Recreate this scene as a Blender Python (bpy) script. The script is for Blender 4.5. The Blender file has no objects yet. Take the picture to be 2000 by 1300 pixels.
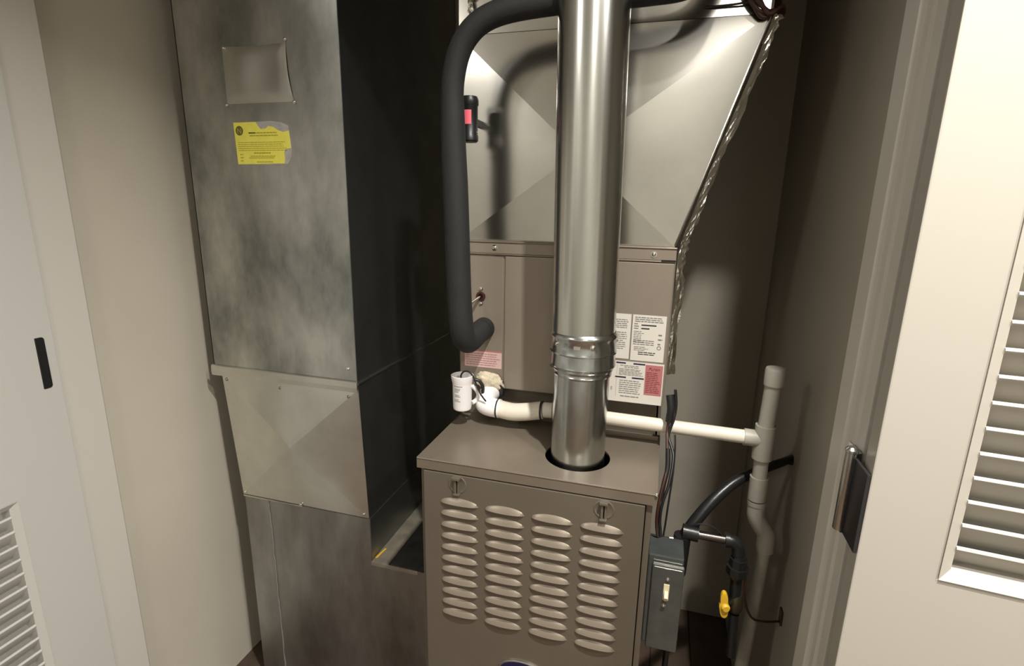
import bpy, bmesh, math, random
from mathutils import Vector, Matrix, noise
random.seed(7)
sc = bpy.context.scene
COL = sc.collection
# world axes: x right along the furnace front, y into the closet, z up; origin = top front left corner of the furnace cabinet
FLOOR = -0.88
# ------------------------------------------------------------------ camera
YAW, PITCH, ROLL, FPX = 0.27741207, 0.23741503, 0.01801496, 1032.746
cam = bpy.data.cameras.new('camera'); cam_o = bpy.data.objects.new('camera', cam); COL.objects.link(cam_o)
cam.sensor_width = 36.0; cam.lens = FPX / 2000.0 * 36.0; cam.clip_start = 0.02
f_ = Vector((-math.sin(YAW) * math.cos(PITCH), math.cos(YAW) * math.cos(PITCH), -math.sin(PITCH)))
r0 = Vector((math.cos(YAW), math.sin(YAW), 0)); u0 = r0.cross(f_)
c_, s_ = math.cos(ROLL), math.sin(ROLL)
r_ = c_ * r0 + s_ * u0; u_ = -s_ * r0 + c_ * u0
M = Matrix((r_, u_, -f_)).transposed().to_4x4(); M.translation = Vector((0.424, -0.844, 0.470))
cam_o.matrix_world = M; sc.camera = cam_o
# ------------------------------------------------------------------ world, exposure, lights
w = bpy.data.worlds.new('world'); sc.world = w; w.use_nodes = True
w.node_tree.nodes['Background'].inputs[0].default_value = (1.0, 0.93, 0.84, 1); w.node_tree.nodes['Background'].inputs[1].default_value = 0.05
sc.view_settings.view_transform = 'Standard'; sc.view_settings.look = 'None'
sc.view_settings.gamma = 1.0; sc.view_settings.use_curve_mapping = False; sc.view_settings.exposure = 0.0
def lamp_or_fill(name, loc, power, size, color=(1.0, 0.965, 0.905), spread=180):
    l = bpy.data.lights.new(name, 'AREA'); l.shape = 'DISK'; l.size = size; l.spread = math.radians(spread); l.energy = power; l.color = color
    o = bpy.data.objects.new(name, l); o.location = loc; COL.objects.link(o); return o
lamp_or_fill('hall_lamp_or_fill', (0.675, -0.63, 1.50), 29.0, 0.05, spread=128)
lamp_or_fill('hall_lamp_or_fill', (1.52, -1.02, 1.50), 28.0, 0.12, spread=150)
lamp_or_fill('hall_lamp_or_fill', (0.80, -2.15, 1.50), 10.0, 0.35)
lamp_or_fill('hall_lamp_or_fill', (-1.15, -1.9, 1.50), 14.0, 0.30)  # added unseen fill, brightens the west wall mirrored in the plenum
# ------------------------------------------------------------------ materials
def mat(name, color, rough=0.5, metal=0.0, bump=0.0, bscale=30.0, var=0.0, vscale=6.0, color2=None, rvar=0.0, stretch=(1, 1, 1), spec=0.5, fine=0.0):
    m = bpy.data.materials.new(name); m.use_nodes = True
    nt = m.node_tree; b = nt.nodes['Principled BSDF']
    b.inputs['Base Color'].default_value = (*color, 1); b.inputs['Roughness'].default_value = rough
    b.inputs['Metallic'].default_value = metal; b.inputs['Specular IOR Level'].default_value = spec
    tc = nt.nodes.new('ShaderNodeTexCoord'); mp = nt.nodes.new('ShaderNodeMapping'); mp.inputs['Scale'].default_value = stretch
    nt.links.new(tc.outputs['Object'], mp.inputs['Vector'])
    if var or color2:
        n = nt.nodes.new('ShaderNodeTexNoise'); n.inputs['Scale'].default_value = vscale; n.inputs['Detail'].default_value = 5; n.inputs['Roughness'].default_value = 0.6
        nt.links.new(mp.outputs[0], n.inputs['Vector'])
        mr = nt.nodes.new('ShaderNodeMapRange'); mr.inputs[1].default_value = 0.35; mr.inputs[2].default_value = 0.65
        nt.links.new(n.outputs['Fac'], mr.inputs[0])
        mx = nt.nodes.new('ShaderNodeMix'); mx.data_type = 'RGBA'
        mx.inputs[6].default_value = (*color, 1)
        mx.inputs[7].default_value = (*(color2 or tuple(c * (1 - var) for c in color)), 1)
        nt.links.new(mr.outputs[0], mx.inputs[0]); nt.links.new(mx.outputs[2], b.inputs['Base Color'])
        if rvar:
            m2 = nt.nodes.new('ShaderNodeMapRange'); m2.inputs[3].default_value = rough; m2.inputs[4].default_value = rough + rvar
            nt.links.new(n.outputs['Fac'], m2.inputs[0]); nt.links.new(m2.outputs[0], b.inputs['Roughness'])
    if bump:
        n2 = nt.nodes.new('ShaderNodeTexNoise'); n2.inputs['Scale'].default_value = bscale; n2.inputs['Detail'].default_value = 3
        nt.links.new(mp.outputs[0], n2.inputs['Vector'])
        bp = nt.nodes.new('ShaderNodeBump'); bp.inputs['Strength'].default_value = 1.0; bp.inputs['Distance'].default_value = bump
        nt.links.new(n2.outputs['Fac'], bp.inputs['Height']); last = bp
        if fine:
            n3 = nt.nodes.new('ShaderNodeTexNoise'); n3.inputs['Scale'].default_value = 350; n3.inputs['Detail'].default_value = 2
            nt.links.new(tc.outputs['Object'], n3.inputs['Vector'])
            b3 = nt.nodes.new('ShaderNodeBump'); b3.inputs['Strength'].default_value = 1.0; b3.inputs['Distance'].default_value = fine
            nt.links.new(n3.outputs['Fac'], b3.inputs['Height']); nt.links.new(bp.outputs[0], b3.inputs['Normal']); last = b3
        nt.links.new(last.outputs[0], b.inputs['Normal'])
    return m
GALV_DUCT = mat('galvanized duct steel', (0.66, 0.665, 0.64), 0.29, 1.0, 0.0017, 6, 0, 7, (0.26, 0.275, 0.26), 0.14, (1, 1, 0.5))
GALV_SHADE = mat('shade-darkened duct side steel', (0.34, 0.35, 0.34), 0.38, 1.0, 0.0006, 5, 0.25, 5, None, 0.1, (1, 1, 1))  # same galvanized metal, the duct side's shade put into a darker base colour
GALV_CAST = mat('bright creased sheet steel', (0.66, 0.64, 0.59), 0.18, 1.0, 0, 5, 0.12, 7, None, 0.05)
GALV_PANEL = mat('satin creased sheet steel', (0.74, 0.735, 0.69), 0.295, 1.0, 0, 5, 0.16, 8, None, 0.05)
GALV_LOW = mat('stained lower duct steel', (0.50, 0.51, 0.50), 0.36, 1.0, 0.0012, 7, 0, 5, (0.22, 0.205, 0.185), 0.14, (1, 1, 0.35))
FLUE_M = mat('smooth flue steel', (0.66, 0.66, 0.62), 0.20, 1.0, 0.0002, 14, 0.12, 14, None, 0.05, (1, 1, 0.15))
FLUE_LOW = mat('spangled flue steel', (0.58, 0.61, 0.60), 0.19, 1.0, 0.0002, 20, 0.2, 40, None, 0.05, (1, 1, 0.4))
BRIGHT = mat('bright zinc', (0.75, 0.74, 0.70), 0.18, 1.0)
FOIL = mat('crinkled foil', (0.80, 0.78, 0.72), 0.20, 1.0, 0.003, 60)
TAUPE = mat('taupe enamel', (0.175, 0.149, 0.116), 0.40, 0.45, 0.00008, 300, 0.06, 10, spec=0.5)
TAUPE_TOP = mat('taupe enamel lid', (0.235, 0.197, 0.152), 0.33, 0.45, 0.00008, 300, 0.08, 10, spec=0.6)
TAUPE_COIL = mat('taupe coil enamel', (0.29, 0.245, 0.195), 0.42, 0.3, 0.00008, 300, 0.05, 10)
DARK = mat('dark recess', (0.006, 0.006, 0.006), 0.8)
FOAM = mat('black foam insulation', (0.013, 0.0128, 0.0128), 0.75, 0, 0.0004, 180, 0.2, 30)
BLACK = mat('black plastic', (0.012, 0.012, 0.012), 0.4)
BLACKIRON = mat('black iron pipe', (0.022, 0.022, 0.022), 0.33, 0.4, 0.0003, 120)
PVC = mat('cream pvc', (0.74, 0.68, 0.57), 0.35, 0, 0.0001, 60, 0.06, 20)
PVC_GREY = mat('weathered pvc', (0.40, 0.375, 0.32), 0.45, 0, 0.0001, 60, 0.10, 20)
WHITE = mat('white plastic', (0.78, 0.75, 0.74), 0.4)
PUTTY = mat('cream putty', (0.62, 0.54, 0.40), 0.7, 0, 0.004, 60, 0.2, 40)
YELLOW = mat('yellow sticker paper', (0.90, 0.83, 0.13), 0.55, 0, 0, 1, 0.08, 60)
YELLOWINK = mat('olive print', (0.42, 0.38, 0.04), 0.6)
SEAL = mat('dark olive seal', (0.16, 0.14, 0.03), 0.6)
PAPER = mat('torn grey paper', (0.46, 0.44, 0.41), 0.8, 0, 0.0002, 200, 0.2, 80)
LABEL = mat('white label', (0.70, 0.66, 0.59), 0.45)
INK = mat('grey print', (0.20, 0.19, 0.18), 0.6)
INKDARK = mat('black print', (0.03, 0.03, 0.03), 0.6)
NAVY = mat('navy bar', (0.012, 0.014, 0.045), 0.4)
ORANGE = mat('orange mark', (0.68, 0.34, 0.13), 0.5)
PINK = mat('rose panel', (0.46, 0.16, 0.16), 0.5)
PINKINK = mat('dark rose print', (0.20, 0.035, 0.045), 0.5)
PALEPINK = mat('pale pink label', (0.66, 0.46, 0.43), 0.5)
PALEPINKINK = mat('rose print', (0.42, 0.20, 0.19), 0.5)
HOTPINK = mat('coral label', (0.85, 0.15, 0.19), 0.5)
BLUEBADGE = mat('dark blue badge', (0.006, 0.007, 0.045), 0.3)
HANDLE = mat('yellow lever coating', (0.72, 0.43, 0.03), 0.4)
IVORY = mat('ivory toggle', (0.75, 0.66, 0.42), 0.4)
BROWNWIRE = mat('brown wire', (0.045, 0.016, 0.010), 0.45)
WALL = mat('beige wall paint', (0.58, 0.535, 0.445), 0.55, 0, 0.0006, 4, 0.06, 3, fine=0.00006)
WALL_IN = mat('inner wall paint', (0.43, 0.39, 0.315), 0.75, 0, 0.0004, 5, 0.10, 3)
TRIM = mat('white trim paint', (0.60, 0.565, 0.515), 0.42, 0, 0.0002, 20)
DOORW = mat('cream door paint', (0.42, 0.392, 0.34), 0.45, 0, 0.00005, 120)
DOORL = mat('white door paint', (0.555, 0.545, 0.51), 0.42, 0, 0.00005, 120)
HALLW = mat('hall wall paint', (0.66, 0.655, 0.61), 0.8)
CEIL = mat('ceiling paint', (0.80, 0.79, 0.75), 0.9)
WOOD = mat('brown floor wood', (0.13, 0.085, 0.055), 0.35, 0, 0.0004, 30, 0, 8, (0.11, 0.06, 0.032), 0.1, (6, 0.6, 1))
WOODC = mat('dusty closet floor', (0.085, 0.055, 0.035), 0.8, 0, 0.0004, 30, 0.4, 8)
CHROME = mat('brushed nickel hinge', (0.50, 0.50, 0.48), 0.25, 1.0)
HINGED = mat('dark hinge leaf', (0.07, 0.07, 0.075), 0.35, 0.8)
BOXM = mat('zinc box steel', (0.13, 0.145, 0.14), 0.24, 0.6, 0.0004, 25, 0.2, 30)
# ------------------------------------------------------------------ helpers
ORG = {}
def thing(name, label, cat, loc, group=None, rz=0.0):
    o = bpy.data.objects.new(name, None); COL.objects.link(o); o.empty_display_size = 0.05
    o.location = loc; o.rotation_euler = (0, 0, rz); o['label'] = label; o['category'] = cat
    if group: o['group'] = group
    ORG[o.name] = Vector(loc) if rz == 0 else Vector((0, 0, 0)); return o
def origin_of(p):
    q = p
    while q is not None:
        if q.name in ORG: return ORG[q.name]
        q = q.parent
    return Vector((0, 0, 0))
def finish(name, bm, m, parent=None, smooth=False, bevel=0.0, label=None, seg=2):
    org = origin_of(parent)
    bmesh.ops.recalc_face_normals(bm, faces=bm.faces[:])
    if bevel:
        bmesh.ops.bevel(bm, geom=[e for e in bm.edges if e.is_manifold and e.calc_face_angle(0) > 0.5], offset=bevel, segments=seg, profile=0.6, affect='EDGES', clamp_overlap=True)
    bmesh.ops.translate(bm, verts=bm.verts[:], vec=-org)
    me = bpy.data.meshes.new(name); bm.to_mesh(me); bm.free()
    if smooth:
        me.polygons.foreach_set('use_smooth', [True] * len(me.polygons))
        me.set_sharp_from_angle(angle=math.radians(38))
    me.materials.append(m)
    o = bpy.data.objects.new(name, me); COL.objects.link(o)
    if parent is not None: o.parent = parent
    if label: o['label'] = label
    return o
def struct(name, bm, m, bevel=0.0):
    o = finish(name, bm, m, None, bevel=bevel); o['kind'] = 'structure'; return o
def abox(bm, lo, hi):
    x0, y0, z0 = lo; x1, y1, z1 = hi
    v = [bm.verts.new(p) for p in ((x0, y0, z0), (x1, y0, z0), (x1, y1, z0), (x0, y1, z0), (x0, y0, z1), (x1, y0, z1), (x1, y1, z1), (x0, y1, z1))]
    for q in ((0, 3, 2, 1), (4, 5, 6, 7), (0, 1, 5, 4), (1, 2, 6, 5), (2, 3, 7, 6), (3, 0, 4, 7)): bm.faces.new([v[i] for i in q])
def box(lo, hi):
    bm = bmesh.new(); abox(bm, lo, hi); return bm
def boxes(*l):
    bm = bmesh.new()
    for lo, hi in l: abox(bm, lo, hi)
    return bm
def prism(bm, pts, y0, y1):
    """polygon given as (x, z), extruded between y0 and y1"""
    a = [bm.verts.new((x, y0, z)) for x, z in pts]; b = [bm.verts.new((x, y1, z)) for x, z in pts]
    bm.faces.new(a); bm.faces.new(b[::-1]); n = len(pts)
    for i in range(n): bm.faces.new((a[i], b[i], b[(i + 1) % n], a[(i + 1) % n]))
def catmull(pts, k=8):
    P = [Vector(p) for p in pts]
    if len(P) < 3: return P
    out = []
    for i in range(len(P) - 1):
        p0 = P[max(i - 1, 0)]; p1 = P[i]; p2 = P[i + 1]; p3 = P[min(i + 2, len(P) - 1)]
        for j in range(k):
            t = j / k
            out.append(0.5 * ((2 * p1) + (p2 - p0) * t + (2 * p0 - 5 * p1 + 4 * p2 - p3) * t * t + (3 * p1 - p0 - 3 * p2 + p3) * t ** 3))
    out.append(P[-1]); return out
def tube(bm, pts, r, n=16, smooth=8, r2=None):
    P = catmull(pts, smooth) if smooth else [Vector(p) for p in pts]
    up = None; rings = []
    for i, p in enumerate(P):
        t = (P[min(i + 1, len(P) - 1)] - P[max(i - 1, 0)]).normalized()
        if up is None:
            up = t.orthogonal().normalized()
        up = (up - t * up.dot(t)).normalized(); s = t.cross(up)
        rr = r if r2 is None else r + (r2 - r) * i / (len(P) - 1)
        if callable(r): rr = r(i / (len(P) - 1))
        rings.append([bm.verts.new(p + rr * (math.cos(2 * math.pi * k / n) * up + math.sin(2 * math.pi * k / n) * s)) for k in range(n)])
    for a, b in zip(rings, rings[1:]):
        for k in range(n): bm.faces.new((a[k], a[(k + 1) % n], b[(k + 1) % n], b[k]))
    bm.faces.new(rings[0][::-1]); bm.faces.new(rings[-1])
def tubo(name, pts, r, m, parent, n=16, smooth=8, label=None, r2=None):
    bm = bmesh.new(); tube(bm, pts, r, n, smooth, r2); return finish(name, bm, m, parent, True, label=label)
def lathe(bm, prof, c, axis=Vector((0, 0, 1)), n=48, lean=(0, 0)):
    """profile of (radius, height); closed at both ends when radius is 0"""
    axis = Vector(axis).normalized(); a = axis.orthogonal().normalized(); b = axis.cross(a); c = Vector(c); rings = []
    for r, h in prof:
        cc = c + axis * h + Vector((lean[0] * h, lean[1] * h, 0))
        if r < 1e-6: rings.append([bm.verts.new(cc)])
        else: rings.append([bm.verts.new(cc + r * (math.cos(2 * math.pi * k / n) * a + math.sin(2 * math.pi * k / n) * b)) for k in range(n)])
    for p, q in zip(rings, rings[1:]):
        for k in range(n):
            if len(p) == 1 and len(q) == 1: continue
            if len(p) == 1: bm.faces.new((p[0], q[(k + 1) % n], q[k]))
            elif len(q) == 1: bm.faces.new((p[k], p[(k + 1) % n], q[0]))
            else: bm.faces.new((p[k], p[(k + 1) % n], q[(k + 1) % n], q[k]))
def latho(name, prof, c, m, parent, axis=(0, 0, 1), n=48, lean=(0, 0), label=None):
    bm = bmesh.new(); lathe(bm, prof, c, axis, n, lean); return finish(name, bm, m, parent, True, label=label)
def screw(parent, c, axis=(0, -1, 0), r=0.004, m=None):
    return latho('screw', [(0, 0), (r * 1.5, 0), (r * 1.5, 0.0008), (r, 0.001), (r * 0.9, 0.003), (r * 0.5, 0.0038), (0, 0.0038)], c, m or BRIGHT, parent, axis, 12)
def printed(name, parent, m, rects, y, th=0.0003):
    """rects of (x0, x1, z0, z1) as thin flat print standing on a label's face"""
    bm = bmesh.new()
    for x0, x1, z0, z1 in rects: abox(bm, (x0, y - th, z0), (x1, y, z1))
    return finish(name, bm, m, parent)
def text_rows(x0, x1, z0, z1, rows, h=0.45, fill=0.8, word=(0.004, 0.011), indent=0.0):
    out = []; pitch = (z1 - z0) / rows
    for i in range(rows):
        zc = z1 - (i + 0.5) * pitch; x = x0 + random.uniform(0, indent) * (x1 - x0); xe = x0 + (x1 - x0) * random.uniform(fill, 1.0)
        while x < xe:
            wd = min(random.uniform(*word), xe - x)
            if wd > 0.001: out.append((x, x + wd, zc - pitch * h / 2, zc + pitch * h / 2))
            x += wd + 0.0012
    return out
def letters(name, txt, parent, m, loc, size, y_rot=0.0, label=None, shear=0.0, th=0.0003):
    cu = bpy.data.curves.new(name, 'FONT'); cu.body = txt; cu.size = size; cu.extrude = th; cu.shear = shear; cu.align_x = 'CENTER'
    t = bpy.data.objects.new('tmp', cu); COL.objects.link(t)
    me = bpy.data.meshes.new_from_object(t.evaluated_get(bpy.context.evaluated_depsgraph_get()))
    COL.objects.unlink(t); bpy.data.objects.remove(t)
    me.transform(Matrix.Translation(Vector(loc) - origin_of(parent)) @ Matrix.Rotation(math.radians(90), 4, 'X'))
    me.materials.clear(); me.materials.append(m)
    o = bpy.data.objects.new(name, me); COL.objects.link(o); o.parent = parent; return o
def ribbon(name, path, wvec, m, parent, nu=70, nv=7, amp=0.003, seed=1, label=None):
    rnd = random.Random(seed); P = catmull(path, 20); L = len(P) - 1; bm = bmesh.new(); g = []
    for i in range(nu + 1):
        p = P[round(i / nu * L)]; row = []
        for j in range(nv + 1):
            e = 1.0 + (rnd.uniform(-0.25, 0.25) if j == nv else 0)
            q = p + Vector(wvec) * (j / nv) * e
            a = amp * (0.15 if j == 0 else 1)
            row.append(bm.verts.new(q + Vector((rnd.uniform(-a, a), rnd.uniform(-a, a), rnd.uniform(-a, a) * 0.5))))
        g.append(row)
    for i in range(nu):
        for j in range(nv): bm.faces.new((g[i][j], g[i + 1][j], g[i + 1][j + 1], g[i][j + 1]))
    o = finish(name, bm, m, parent, label=label)
    s = o.modifiers.new('s', 'SOLIDIFY'); s.thickness = 0.0006; return o
# ================================================================== THE SETTING
XL, XR, YB, YF = -0.705, 0.72, 0.82, -0.10
CZ = 1.56
fl = struct('floor', box((-1.8, -2.6, FLOOR - 0.06), (2.4, YB + 0.1, FLOOR - 0.012)), WOODC)
pl_me = None
def plank(x, y0, y1, m):
    bm = box((x + 0.0012, y0, FLOOR - 0.012), (x + 0.1188, y1, FLOOR))
    return finish('plank', bm, m, fl, bevel=0.0012, seg=1)
for i in range(35):
    x = -1.8 + i * 0.12
    plank(x, -2.6, -1.2 + 0.3 * (i % 3), WOOD); plank(x, -1.197 + 0.3 * (i % 3), YF - 0.12, WOOD)
    if XL - 0.1 < x < XR: plank(x, YF - 0.117, YB + 0.05, WOODC)
struct('wall_left', box((XL - 0.1, YF, FLOOR), (XL, YB + 0.1, CZ)), WALL)
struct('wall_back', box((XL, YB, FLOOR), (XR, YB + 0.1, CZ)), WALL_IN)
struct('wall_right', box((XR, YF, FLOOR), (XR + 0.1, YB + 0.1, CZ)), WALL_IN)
struct('ceiling', box((-1.9, -2.7, CZ), (2.5, YB + 0.1, CZ + 0.08)), CEIL)
HEAD = 1.16
struct('wall_front', boxes(((-1.8, YF - 0.1, FLOOR), (-0.665, YF, HEAD)), ((0.665, YF - 0.1, FLOOR), (2.4, YF, HEAD)), ((-1.8, YF - 0.1, HEAD), (2.4, YF, CZ))), HALLW)
struct('wall_west', box((-1.9, -2.6, FLOOR), (-1.8, YF - 0.1, CZ)), HALLW)
struct('wall_east', box((2.4, -2.6, FLOOR), (2.5, YF - 0.1, CZ)), HALLW)
struct('wall_behind', box((-1.9, -2.7, FLOOR), (2.5, -2.6, CZ)), HALLW)
# jambs: plan profile swept up
def jamb(name, prof, z0, z1, m):
    bm = bmesh.new(); a = [bm.verts.new((x, y, z0)) for x, y in prof]; b = [bm.verts.new((x, y, z1)) for x, y in prof]
    bm.faces.new(a); bm.faces.new(b[::-1])
    for i in range(len(prof)): bm.faces.new((a[i], b[i], b[(i + 1) % len(prof)], a[(i + 1) % len(prof)]))
    return struct(name, bm, m, bevel=0.0012)
jamb('trim_1', [(-0.72, -0.088), (-0.664, -0.088), (-0.660, -0.092), (-0.660, -0.170), (-0.664, -0.2), (-0.664, -0.206), (-0.72, -0.206)], FLOOR, HEAD, TRIM)
jamb('trim_2', [(0.73, -0.086), (0.660, -0.086), (0.660, -0.116), (0.652, -0.118), (0.650, -0.121), (0.650, -0.158), (0.653, -0.162), (0.6545, -0.166), (0.6545, -0.178), (0.657, -0.183), (0.657, -0.204), (0.73, -0.204)], FLOOR, HEAD, TRIM)
struct('trim_3', box((-0.66, -0.205, HEAD - 0.02), (0.657, -0.09, HEAD + 0.01)), TRIM)
# ------------------------------------------------------------------ louvred doors
def door(name, loc, rz, back, width, stile, z_up, z_low, m, slat_m, pitch, zphase_up, zphase_low):
    """local x runs from the hinge edge, the seen face is y=0, back=+1/-1 is where the thickness lies"""
    root = bpy.data.objects.new(name, None); COL.objects.link(root); root.location = loc; root.rotation_euler = (0, 0, rz)
    root['kind'] = 'structure'; ORG[root.name] = Vector((0, 0, 0))
    T = 0.034 * back; z0, z1 = FLOOR + 0.012, HEAD - 0.03
    def yb(a, b): return (min(a, b), max(a, b))
    y0, y1 = yb(0, T)
    lo_bot = z0 + 0.22; up_top = z1 - 0.11
    gx = [0, stile, width - stile, width]; gz = [z0, lo_bot, z_low, z_up, up_top, z1]; bm = bmesh.new()
    F = {(i, k, s): bm.verts.new((x, (0, T)[s], z)) for i, x in enumerate(gx) for k, z in enumerate(gz) for s in (0, 1)}
    solid = lambda i, k: 0 <= i < 3 and 0 <= k < 5 and not (i == 1 and k in (1, 3))
    for i in range(3):
        for k in range(5):
            if not solid(i, k): continue
            for s in (0, 1): bm.faces.new([F[q] for q in ((i, k, s), (i + 1, k, s), (i + 1, k + 1, s), (i, k + 1, s))])
            for di, dk, e in ((-1, 0, ((i, k), (i, k + 1))), (1, 0, ((i + 1, k), (i + 1, k + 1))), (0, -1, ((i, k), (i + 1, k))), (0, 1, ((i, k + 1), (i + 1, k + 1)))):
                if not solid(i + di, k + dk): bm.faces.new((F[(*e[0], 0)], F[(*e[1], 0)], F[(*e[1], 1)], F[(*e[0], 1)]))
    finish('door_slab', bm, m, root, bevel=0.0016)
    x0, x1 = stile, width - stile; fw = 0.011
    for a, b, nm in ((lo_bot, z_low, 'louver_frame'), (z_up, up_top, 'louver_frame')):
        bm = bmesh.new()
        def bevstrip(o, i, yo, yi):
            # closed ring with a sloped face, outer rect o, inner rect i
            oc = [(o[0], o[2]), (o[1], o[2]), (o[1], o[3]), (o[0], o[3])]; ic = [(i[0], i[2]), (i[1], i[2]), (i[1], i[3]), (i[0], i[3])]
            yk = T * 0.95
            A = [bm.verts.new((x, yo, z)) for x, z in oc]; B = [bm.verts.new((x, yi, z)) for x, z in ic]
            Cc = [bm.verts.new((x, yk, z)) for x, z in ic]; D = [bm.verts.new((x, yk, z)) for x, z in oc]
            for k in range(4):
                j = (k + 1) % 4
                for q in ((A[k], A[j], B[j], B[k]), (B[k], B[j], Cc[j], Cc[k]), (Cc[k], Cc[j], D[j], D[k]), (D[k], D[j], A[j], A[k])): bm.faces.new(q)
        bevstrip((x0, x1, a, b), (x0 + fw, x1 - fw, a + fw, b - fw), -0.0015 * back, 0.006 * back)
        finish(nm, bm, m, root)
    # one slat mesh shared by all: near edge high, far edge low
    bm = bmesh.new(); ang = math.radians(50); L = 0.036; th = 0.0058
    dv = Vector((0, math.cos(ang) * back, -math.sin(ang))); nv = Vector((0, math.sin(ang) * back, math.cos(ang)))
    prof = []
    for k in range(5): 
        a = math.pi / 2 + math.pi * k / 4; prof.append(-dv * 0 + dv * (math.cos(a) * th / 2) + nv * (math.sin(a) * th / 2))
    prof = [dv * 0.0 + p for p in prof] + [dv * L + nv * (-th / 2), dv * L + nv * (th / 2)]
    a = [bm.verts.new(p + Vector((x0 + fw, 0.0065 * back, 0))) for p in prof]; b = [bm.verts.new(p + Vector((x1 - fw, 0.0065 * back, 0))) for p in prof]
    bm.faces.new(a); bm.faces.new(b[::-1])
    for k in range(len(prof)): bm.faces.new((a[k], b[k], b[(k + 1) % len(prof)], a[(k + 1) % len(prof)]))
    s0 = finish('slat', bm, slat_m, root, True)
    zs = []
    z = zphase_up
    while z < up_top - 0.012: zs.append(z); z += pitch
    z = zphase_low
    while z > lo_bot + 0.03: zs.append(z); z -= pitch
    s0.location = (0, 0, zs[0])
    for z in zs[1:]:
        s = s0.copy(); COL.objects.link(s); s.parent = root; s.location = (0, 0, z)
    return root
dR = door('door_2', (0.652, -0.252, 0), math.radians(-6.3), 1, 0.64, 0.074, 0.098, -0.052, DOORW, DOORW, 0.0265, 0.1335, -0.078)
dL = door('door_1', (-0.652, -0.166, 0), math.radians(-90), -1, 0.64, 0.107, 0.090, -0.060, DOORL, DOORL, 0.0284, 0.1275, -0.088)
# hinges are parts of their doors
def door_part(name, bm, m, root, label=None, smooth=False, bevel=0):
    inv = Matrix.Rotation(-root.rotation_euler.z, 4, 'Z') @ Matrix.Translation(-Vector(root.location))
    bm.transform(inv); return finish(name, bm, m, root, smooth, bevel, label)
bm = bmesh.new(); hz0, hz1 = 0.108, 0.206
lathe(bm, [(0, 0), (0.0052, 0), (0.0058, 0.001), (0.0058, hz1 - hz0 - 0.001), (0.0068, hz1 - hz0), (0.0068, hz1 - hz0 + 0.003), (0.004, hz1 - hz0 + 0.006), (0, hz1 - hz0 + 0.006)], (0.6445, -0.2085, hz0), n=16)
hb = door_part('hinge_barrel', bm, CHROME, dR, 'round nickel hinge barrel with pin', True)
door_part('hinge_leaf', boxes(((0.6535, -0.2045, hz0 + 0.002), (0.6565, -0.170, hz1 - 0.002)), ((0.644, -0.2065, hz0 + 0.002), (0.6565, -0.2040, hz1 - 0.002))), CHROME, dR, 'nickel hinge leaf on the jamb', bevel=0.0006)
bm = bmesh.new(); 
for lo, hi in (((0.6455, -0.2135, hz0 - 0.002), (0.6490, -0.2105, hz1 - 0.006)), ((0.6480, -0.2515, hz0 - 0.002), (0.6515, -0.2105, hz1 - 0.006))): abox(bm, lo, hi)
door_part('hinge_leaf', bm, HINGED, dR, 'dark hinge leaf on the door edge', bevel=0.0006)
for z in (0.125, 0.157, 0.189):
    bm = bmesh.new(); lathe(bm, [(0, 0), (0.0032, 0), (0.0024, 0.0012), (0, 0.0012)], (0.6535, -0.186, z), (-1, 0, 0), 10)
    door_part('hinge_screw', bm, CHROME, dR, smooth=True)
# black hinge plate let into the left door
bm = bmesh.new(); pts = []
y0, y1, z0, z1, rr = -0.1975, -0.1825, 0.126, 0.222, 0.005
for (cy, cz, a0) in ((y1 - rr, z1 - rr, 0), (y0 + 0.001, z1 - 0.001, 90), (y0 + 0.001, z0 + 0.001, 180), (y1 - rr, z0 + rr, 270)):
    r2 = rr if a0 in (0, 270) else 0.001
    for k in range(5):
        a = math.radians(a0 + 22.5 * k); pts.append((cy + r2 * math.cos(a), cz + r2 * math.sin(a)))
A = [bm.verts.new((-0.6535, y, z)) for y, z in pts]; B = [bm.verts.new((-0.6505, y, z)) for y, z in pts]
bm.faces.new(A[::-1]); bm.faces.new(B)
for k in range(len(pts)): bm.faces.new((A[k], A[(k + 1) % len(pts)], B[(k + 1) % len(pts)], B[k]))
door_part('hinge_plate', bm, BLACK, dL, 'black oblong hinge plate let into the door face', bevel=0.0008)
# ================================================================== FURNACE
FX0, FX1 = 0.006, 0.4385
fu = thing('furnace', 'taupe steel gas furnace cabinet with louvred front door, below the round steel flue', 'furnace', (0.222, 0.35, FLOOR))
bm = boxes(((FX0, 0.004, FLOOR), (FX0 + 0.004, 0.70, -0.001)), ((FX1 - 0.004, 0.004, FLOOR), (FX1, 0.70, -0.001)), ((FX0, 0.696, FLOOR), (FX1, 0.70, -0.001)), ((FX0, 0.03, FLOOR), (FX1, 0.034, -0.001)),
    ((FX0, 0.0035, FLOOR), (0.012, 0.03, -0.001)), ((0.4285, 0.0035, FLOOR), (FX1, 0.03, -0.001)))
finish('cabinet', bm, TAUPE, fu)
# lid with hole for the flue
HX, HY, HR = 0.2925, 0.096, 0.0625
bm = bmesh.new(); n = 48; x0, x1, y0, y1 = 0.0, 0.445, -0.004, 0.245
outer = []; inner = []
for k in range(n):
    a = 2 * math.pi * k / n; ca, sa = math.cos(a), math.sin(a)
    t = min(((x1 - HX) / ca if ca > 1e-9 else 1e9), ((x0 - HX) / ca if ca < -1e-9 else 1e9), ((y1 - HY) / sa if sa > 1e-9 else 1e9), ((y0 - HY) / sa if sa < -1e-9 else 1e9))
    outer.append((HX + t * ca, HY + t * sa)); inner.append((HX + HR * ca, HY + HR * sa))
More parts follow.
